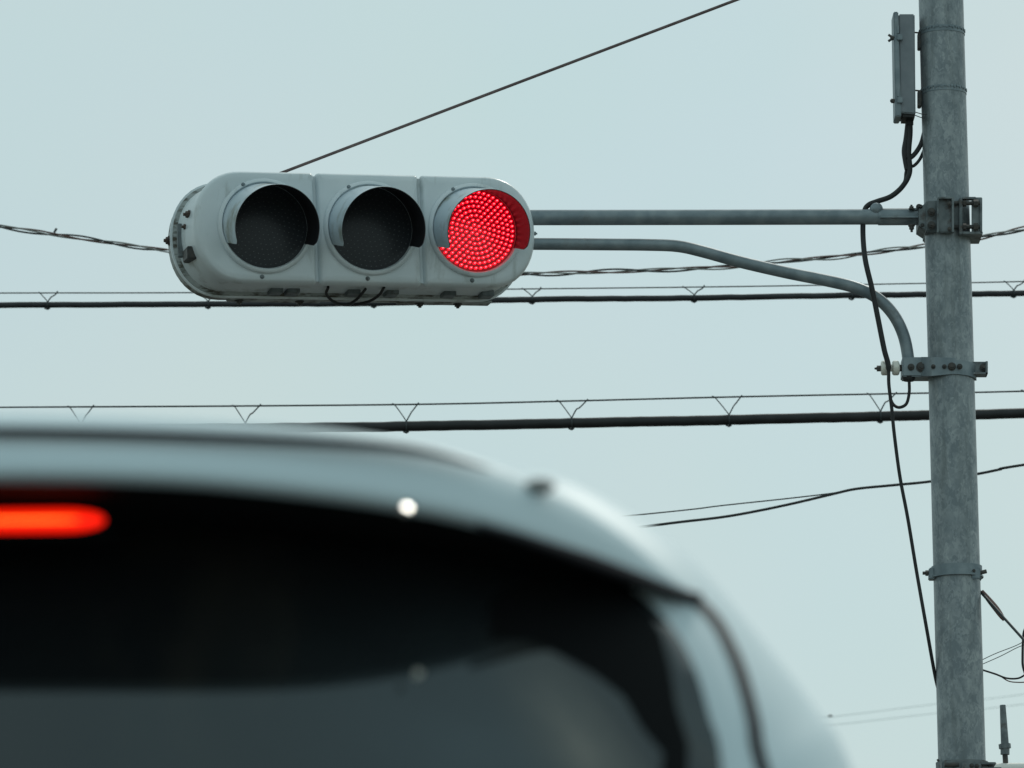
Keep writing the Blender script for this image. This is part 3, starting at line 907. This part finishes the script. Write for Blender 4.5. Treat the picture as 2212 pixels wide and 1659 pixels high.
# body shell
bm = bmesh.new()
K = len(outl)
rs_ = []
radii = [.15, .3, .45, .6, .72, .8, .84, .88, .91, .94, .96, .975, .988, 1.0]
cen = bm.verts.new((VC, VY + rear(0, C0[1]), C0[1]))
for r in radii:
    row = []
    for x, z in outl:
        xx, zz = x * r, C0[1] + (z - C0[1]) * r
        row.append(bm.verts.new((VC + xx, VY + rearf(r, xx, zz), zz)))
    rs_.append(row)
for yv, ks, kt in ((1.0, 1, 1), (1.8, 1.0, 1), (2.6, 1.0, 1), (3.2, 1.0, .99), (3.55, .985, .90), (3.9, .97, .72), (4.15, .95, .56), (4.45, .93, .50), (4.62, .86, .42)):
    rs_.append([bm.verts.new((VC + x * ks, VY + yv, .29 + (z - .29) * kt)) for x, z in outl])
for k in range(K): bm.faces.new((cen, rs_[0][k], rs_[0][(k + 1) % K]))
for a, b in zip(rs_, rs_[1:]):
    for k in range(K): bm.faces.new((a[k], a[(k + 1) % K], b[(k + 1) % K], b[k]))
bm.faces.new(rs_[-1])
obj('body', bm, M['paint'], van, angle=60)

def strip(bm, pts, wdt, off, closed=False):
    """flat raised strip following the rear surface; pts in van (x,z)"""
    prev = None
    n = len(pts)
    for i in range(n):
        a = pts[max(i - 1, 0)]; b = pts[min(i + 1, n - 1)]
        t = Vector((b[0] - a[0], b[1] - a[1])).normalized()
        nv = Vector((-t.y, t.x)) * wdt / 2
        q = []
        for s in (-1, 1):
            x, z = pts[i][0] + nv.x * s, pts[i][1] + nv.y * s
            q.append(bm.verts.new((VC + x, VY + rear(x, z) - off, z)))
        for s in (1, -1):
            x, z = pts[i][0] + nv.x * s, pts[i][1] + nv.y * s
            q.append(bm.verts.new((VC + x, VY + rear(x, z) + .002, z)))
        if prev:
            for j in range(4): bm.faces.new((prev[j], prev[(j + 1) % 4], q[(j + 1) % 4], q[j]))
        prev = q
def loc(px, py):
    p = onrear(px, py); return (p.x - VC, p.z)
def sm(pts, n=6): return [(p.x, p.z) for p in crom([Vector((a, 0, b)) for a, b in pts], n)]

# gate seam
seam = [loc(*p) for p in ((1330, 1232), (1400, 1258), (1470, 1285), (1510, 1303), (1545, 1338), (1572, 1385), (1600, 1450), (1628, 1555), (1648, 1659))]
seam += [(.725, 1.75), (.755, 1.55), (.775, 1.3), (.78, 1.0), (.765, .72), (.70, .62), (.4, .60), (0, .60)]
seam_s = sm(seam)
bm = bmesh.new()
strip(bm, seam_s + [(-x, z) for x, z in seam_s[-2::-1]], .011, .0014)
obj('gate_seam', bm, M['gap'], van)

# rear window
gr = [loc(*p) for p in ((1180, 1188), (1262, 1212), (1360, 1270), (1442, 1344), (1498, 1438), (1532, 1550), (1558, 1659))]
zt = 2.115
right = [(0, zt), (.2, zt - .001), (.35, zt - .006), (.45, zt - .018)] + [p for p in gr if p[0] > .47] + [(.655, 1.72), (.672, 1.55), (.675, 1.4), (.655, 1.31), (.60, 1.275), (.3, 1.26), (0, 1.255)]
right = sm(right, 4)
print('glass', [(round(a, 3), round(b, 3)) for a, b in right[::4]])
wo = right + [(-x, z) for x, z in right[-2:0:-1]]
def panel(name, outline, off, mt, cen2, parent, rings=14, surf=None):
    bm = bmesh.new()
    surf = surf or rear
    c = bm.verts.new((VC + cen2[0], VY + surf(*cen2) - off, cen2[1]))
    prev = None
    k_ = len(outline)
    for r in range(1, rings + 1):
        f = r / rings
        row = []
        for x, z in outline:
            xx, zz = cen2[0] + (x - cen2[0]) * f, cen2[1] + (z - cen2[1]) * f
            row.append(bm.verts.new((VC + xx, VY + surf(xx, zz) - off, zz)))
        for k in range(k_):
            if prev is None: bm.faces.new((c, row[k], row[(k + 1) % k_]))
            else: bm.faces.new((prev[k], prev[(k + 1) % k_], row[(k + 1) % k_], row[k]))
        prev = row
    row = [bm.verts.new(v.co + Vector((0, off + .002, 0))) for v in prev]
    for k in range(k_): bm.faces.new((prev[k], prev[(k + 1) % k_], row[(k + 1) % k_], row[k]))
    return obj(name, bm, mt, parent, angle=60)
# warm sun glare and a bluish sky reflection, painted into the glass colour
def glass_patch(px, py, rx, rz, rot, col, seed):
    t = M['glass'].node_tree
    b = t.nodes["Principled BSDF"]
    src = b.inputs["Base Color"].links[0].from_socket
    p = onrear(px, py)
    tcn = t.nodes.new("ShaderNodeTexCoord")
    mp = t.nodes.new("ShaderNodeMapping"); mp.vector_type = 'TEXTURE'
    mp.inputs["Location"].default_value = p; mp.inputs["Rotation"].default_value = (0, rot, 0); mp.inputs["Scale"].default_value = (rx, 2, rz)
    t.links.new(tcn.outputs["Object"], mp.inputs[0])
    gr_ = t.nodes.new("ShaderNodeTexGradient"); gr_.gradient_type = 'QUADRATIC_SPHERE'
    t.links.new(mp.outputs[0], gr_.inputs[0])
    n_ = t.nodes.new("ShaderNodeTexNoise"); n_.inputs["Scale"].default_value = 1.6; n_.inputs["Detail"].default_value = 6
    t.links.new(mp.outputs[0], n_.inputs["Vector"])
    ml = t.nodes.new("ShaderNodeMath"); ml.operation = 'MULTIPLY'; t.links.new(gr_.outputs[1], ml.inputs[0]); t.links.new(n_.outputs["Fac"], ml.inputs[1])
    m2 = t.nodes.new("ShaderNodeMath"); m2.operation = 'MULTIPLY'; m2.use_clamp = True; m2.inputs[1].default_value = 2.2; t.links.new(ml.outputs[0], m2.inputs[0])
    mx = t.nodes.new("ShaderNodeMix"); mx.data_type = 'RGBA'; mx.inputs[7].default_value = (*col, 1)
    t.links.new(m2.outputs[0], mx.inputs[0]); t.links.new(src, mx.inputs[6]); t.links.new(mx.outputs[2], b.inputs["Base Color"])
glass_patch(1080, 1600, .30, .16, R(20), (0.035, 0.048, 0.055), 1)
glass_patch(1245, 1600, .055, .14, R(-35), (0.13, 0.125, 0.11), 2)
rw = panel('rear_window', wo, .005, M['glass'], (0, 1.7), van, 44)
def resamp(pts, n=24):
    v = [Vector((a, b)) for a, b in pts]
    L2 = [0]
    for p, q in zip(v, v[1:]): L2.append(L2[-1] + (q - p).length)
    out = []
    for i in range(n + 1):
        t = L2[-1] * i / n
        for k in range(len(v) - 1):
            if t <= L2[k + 1] + 1e-9:
                out.append(v[k].lerp(v[k + 1], (t - L2[k]) / max(1e-9, L2[k + 1] - L2[k]))); break
    return out
inn = resamp(sm([loc(*p) for p in ((1060, 1385), (1150, 1387), (1240, 1432), (1335, 1490), (1385, 1570), (1432, 1659))] + [(.560, 1.7), (.575, 1.5), (.58, 1.36)]))
ott = resamp(sm([loc(*p) for p in ((1060, 1300), (1200, 1225), (1322, 1262), (1412, 1334), (1448, 1445), (1466, 1555), (1488, 1659))] + [(.605, 1.7), (.615, 1.5), (.615, 1.36)]))
for sg in (1, -1):
    bm = bmesh.new()
    prev = None
    for p, q in zip(inn, ott):
        row = []
        for k in range(7):
            c = p.lerp(q, k / 6)
            row.append(bm.verts.new((VC + sg * c.x, VY + rear(c.x, c.y) - .0066, c.y)))
        if prev:
            for k in range(6): bm.faces.new((prev[k], prev[k + 1], row[k + 1], row[k]))
        prev = row
    obj('window_border', bm, M['frit'], rw)

# roof spoiler
cor = onrear(1498, 1298)
XC = cor.x - VC
def yT(x): return VY + .15 + (cor.y - VY - .15) * min(1, abs(x) / XC) ** 4
def slp(x): return .06 * (1 - min(1, abs(x) / XC) ** 2)
def curve(pts, k=0):
    out = []
    for px, py in pts:
        Y = VY + .2
        for _ in range(10):
            P = W(px, py, Y); Y = yT(P.x - VC) + k * slp(P.x - VC)
        out.append((P.x - VC, P.z))
    return out
lowc = curve([(0, 1036), (200, 1038), (400, 1046), (600, 1064), (800, 1089), (900, 1105), (1000, 1125), (1100, 1152), (1200, 1186), (1350, 1238), (1440, 1275), (1495, 1297)])
topc = curve([(0, 883), (250, 889), (500, 900), (700, 917), (850, 938), (950, 958), (1020, 980), (1100, 1012), (1160, 1036), (1300, 1112), (1420, 1210), (1492, 1290)], 1)
linec = curve([(0, 932), (250, 937), (500, 946), (700, 956), (850, 967), (950, 980), (1020, 1003), (1060, 1020)], .35)
linec = [(0, linec[0][1])] + linec
lowc = [(0, lowc[0][1] + .0005)] + lowc; topc = [(0, topc[0][1] + .0005)] + topc
print('spoiler', lowc[0], topc[0], XC, cor)
def interp(c, x):
    x = abs(x)
    if x <= c[0][0]: return c[0][1]
    for (a, b), (d, e) in zip(c, c[1:]):
        if a <= x <= d: return b + (e - b) * (x - a) / (d - a)
    return c[-1][1]
def smooth_interp(c, x, wd=.012):
    return sum(interp(c, max(0, min(c[-1][0], abs(x) + wd * k))) for k in (-2, -1, 0, 1, 2)) / 5
bm = bmesh.new()
N = 90
rows = []
for i in range(N + 1):
    x = XC * (-1 + 2 * i / N)
    ax_ = abs(x)
    zl, zt_ = smooth_interp(lowc, x), smooth_interp(topc, x)
    h = max(.003, zt_ - zl)
    y = yT(x)
    yg = VY + rear(x, zl) + .01
    yr_ = y + (.75 if ax_ < .45 else .75 * (1 - (ax_ - .45) / (XC - .45)) + .02)
    zr_ = min(zt_ + .035, interp([(a, b) for a, b in half[:40]], x) + .003)
    if ax_ > .45: zr_ = zt_ - .002
    s2 = slp(x)
    sect = [(yr_, zr_), (y + .30 * (1 - (ax_ / XC) ** 4) + .015, zt_ + (zr_ - zt_) * .5), (y + s2 + .03, zt_ + .001), (y + s2 + .008, zt_ - h * .03), (y + s2 * .82, zt_ - h * .13), (y + s2 * .4, zl + h * .52), (y + s2 * .1, zl + h * .25), (y, zl + h * .12), (y + .003, zl + h * .04), (y + .016, zl), (max(y + .031, yg), zl - .002)]
    rows.append([bm.verts.new((VC + x, yy_, zz_)) for yy_, zz_ in sect])
for a, b in zip(rows, rows[1:]):
    for j in range(len(a) - 1): bm.faces.new((a[j], b[j], b[j + 1], a[j + 1])).material_index = 1 if j == len(a) - 2 else 0
sp = obj('spoiler', bm, [M['paint'], M['frit']], van, angle=70)
# dark sealing line near the spoiler top edge
bm = bmesh.new()
XE = linec[-1][0]
xs = [-XE + 2 * XE * i / 60 for i in range(61)]
tube(bm, [Vector((VC + x, yT(x) + .35 * slp(x), smooth_interp(linec, x))) for x in xs], lambda t: .0046 * (1 - .85 * abs(2 * t - 1) ** 10), 8)
obj('spoiler_trim', bm, M['gap'], sp)
for s in (1, -1):
    bm = bmesh.new()
    q = W(1166, 1050, yT(.53) - .004); q.x = VC + s * (q.x - VC)
    bmesh.ops.create_uvsphere(bm, u_segments=16, v_segments=10, radius=1, matrix=Matrix.Translation(q) @ Matrix.Diagonal((.013, .008, .0060, 1)))
    obj('end_plug', bm, M['plug'], sp)
    bm = bmesh.new()
    tube(bm, [Vector((VC + s * x, yT(x) - .001, smooth_interp(lowc, x))) for x in [.46 + (XC + .004 - .46) * i / 20 for i in range(21)]], lambda t: .0025 + .0035 * min(1, t * 2), 8)
    obj('edge_seal', bm, M['gap'], sp)
# high brake light
bm = bmesh.new()
zb = W(200, 1121, VY + .225).z
def capsule(bm, xr, ry, rz, yc):
    pts = []
    n_ = 16
    rows = []
    for i in range(41):
        t = -1 + 2 * i / 40
        x = xr * math.sin(t * math.pi / 2)
        e = max(0, 1 - max(0, (abs(x) - (xr - .035)) / .035) ** 2.2)
        f = math.sqrt(e) if e > 0 else .02
        rows.append([bm.verts.new((VC + x, yc + math.cos(2 * math.pi * k / n_) * ry * f, zb + math.sin(2 * math.pi * k / n_) * rz * f)) for k in range(n_)])
    for a, b in zip(rows, rows[1:]):
        for k in range(n_): bm.faces.new((a[k], a[(k + 1) % n_], b[(k + 1) % n_], b[k]))
    bm.faces.new(rows[0]); bm.faces.new(rows[-1][::-1])
YL = VY + .235
capsule(bm, .160, .004, .0086, YL - .004)
bl = obj('brake_light', bm, M['brake'], van)
bm = bmesh.new(); capsule(bm, .140, .0015, .0011, YL - .0085); obj('diode_strip', bm, M['brake_core'], bl)
bm = bmesh.new(); capsule(bm, .163, .009, .0105, YL + .008); box(bm, VC - .165, VC + .165, YL - .0095, YL + .03, zb - .0115, zb - .0098); obj('lamp_housing', bm, M['frit'], bl)  # housing with an added lip below that blocks the lens reflection in the glass
# chrome button at the spoiler edge, angled to sparkle in the sun
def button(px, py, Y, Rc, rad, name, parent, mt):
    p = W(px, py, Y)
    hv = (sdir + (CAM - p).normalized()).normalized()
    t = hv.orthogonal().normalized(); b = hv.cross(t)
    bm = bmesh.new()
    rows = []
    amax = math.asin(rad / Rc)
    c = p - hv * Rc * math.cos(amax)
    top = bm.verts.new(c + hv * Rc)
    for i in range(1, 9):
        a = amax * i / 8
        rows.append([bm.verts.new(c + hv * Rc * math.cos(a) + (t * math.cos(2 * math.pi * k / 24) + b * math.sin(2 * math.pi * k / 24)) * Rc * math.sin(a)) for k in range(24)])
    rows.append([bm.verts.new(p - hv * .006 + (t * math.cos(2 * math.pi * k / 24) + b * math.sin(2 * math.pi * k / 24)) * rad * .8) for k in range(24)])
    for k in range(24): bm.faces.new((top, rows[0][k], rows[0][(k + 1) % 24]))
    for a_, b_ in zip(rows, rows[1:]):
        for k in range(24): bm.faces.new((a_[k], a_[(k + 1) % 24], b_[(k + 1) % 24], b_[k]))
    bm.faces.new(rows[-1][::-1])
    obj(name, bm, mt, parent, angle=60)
button(880, 1096, yT(.406) - .009, .027, .0038, 'washer_nozzle', sp, M['polished'])
button(906, 1450, onrear(906, 1450).y - .008, .013, .0038, 'glint_dab', rw, M['porcelain'])  # pale dab added in place of the button's glint mirrored in the glass

# rest of the van: bumper, lamps, side windows, windscreen, wheels, mirrors
bm = bmesh.new()
bp = []
for i in range(31):
    t = -1 + 2 * i / 30
    bp.append(Vector((VC + .86 * math.sin(t * math.pi / 2), VY - .03 + .35 * abs(t) ** 6, .48)))
rows = []
for p in bp:
    rows.append([bm.verts.new(p + Vector((0, dy, dz))) for dy, dz in ((.06, .13), (-.02, .12), (-.05, .06), (-.05, -.08), (0, -.14), (.08, -.15))])
for a, b in zip(rows, rows[1:]):
    for j in range(5): bm.faces.new((a[j], b[j], b[j + 1], a[j + 1]))
obj('bumper', bm, M['paint'], van, angle=60)
for s in (-1, 1):
    o2 = [(s * x, z) for x, z in sm([(.69, 1.62), (.76, 1.60), (.80, 1.4), (.80, 1.1), (.79, .86), (.70, .86), (.69, 1.1), (.71, 1.4), (.69, 1.6)], 3)[:-1]]
    panel('tail_light', o2, .008, M['tail'], (s * .74, 1.2), van, 6)
    for y0, y1 in ((.95, 1.85), (1.95, 2.75), (2.85, 3.3)):
        bm = bmesh.new()
        xs_ = lambda z: max([a for a, b in half if abs(b - z) < .05] or [.8])
        a = [Vector((VC + s * (xs_(zz) + .004), VY + yv, zz)) for yv, zz in ((y0, 1.22), (y1, 1.22), (y1 - .03, 1.80), (y0 + .03, 1.80))]
        md = [Vector((VC + s * (xs_(1.5) + .004), VY + yv, 1.5)) for yv in (y0, y1)]
        v = [bm.verts.new(p) for p in (a[0], a[1], md[1], a[2], a[3], md[0])]
        bm.faces.new((v[0], v[1], v[2], v[5])); bm.faces.new((v[5], v[2], v[3], v[4]))
        obj('side_window', bm, M['glass'], van)
    bm = bmesh.new()
    bmesh.ops.create_uvsphere(bm, u_segments=16, v_segments=10, radius=1, matrix=Matrix.Translation((VC + s * .98, VY + 3.45, 1.28)) @ Matrix.Diagonal((.09, .05, .11, 1)))
    tube(bm, [Vector((VC + s * .82, VY + 3.45, 1.2)), Vector((VC + s * .95, VY + 3.45, 1.22))], .02, 8)
    obj('mirror', bm, M['paint'], van)
    for yw in (.75, 3.75):
        bm = bmesh.new()
        c = Vector((VC + s * .74, VY + yw, .32))
        pf = [(-.09, .20), (-.10, .29), (-.075, .318), (.075, .318), (.10, .29), (.09, .20)]
        rows = [[bm.verts.new(c + Vector((dx, math.cos(2 * math.pi * k / 36) * r_, math.sin(2 * math.pi * k / 36) * r_))) for k in range(36)] for dx, r_ in pf]
        for a, b in zip(rows, rows[1:]):
            for k in range(36): bm.faces.new((a[k], a[(k + 1) % 36], b[(k + 1) % 36], b[k]))
        wh = obj('wheel', bm, M['rubber'], van)
        bm = bmesh.new()
        tube(bm, [c + Vector((-s * .02, 0, 0)), c + Vector((s * .07, 0, 0))], .20, 36)
        for k in range(5):
            a = 2 * math.pi * k / 5
            d = Vector((0, math.cos(a), math.sin(a)))
            tube(bm, [c + Vector((s * .075, 0, 0)) + d * .03, c + Vector((s * .078, 0, 0)) + d * .18], .018, 8)
        obj('rim', bm, M['galv'], wh)
bm = bmesh.new()
q = [Vector((VC - .72, VY + 3.915, 1.45)), Vector((VC + .72, VY + 3.915, 1.45)), Vector((VC + .55, VY + 3.45, 2.06)), Vector((VC - .55, VY + 3.45, 2.06))]
bm.faces.new([bm.verts.new(p + Vector((0, .05, .01))) for p in q])
obj('windscreen', bm, M['glass'], van)
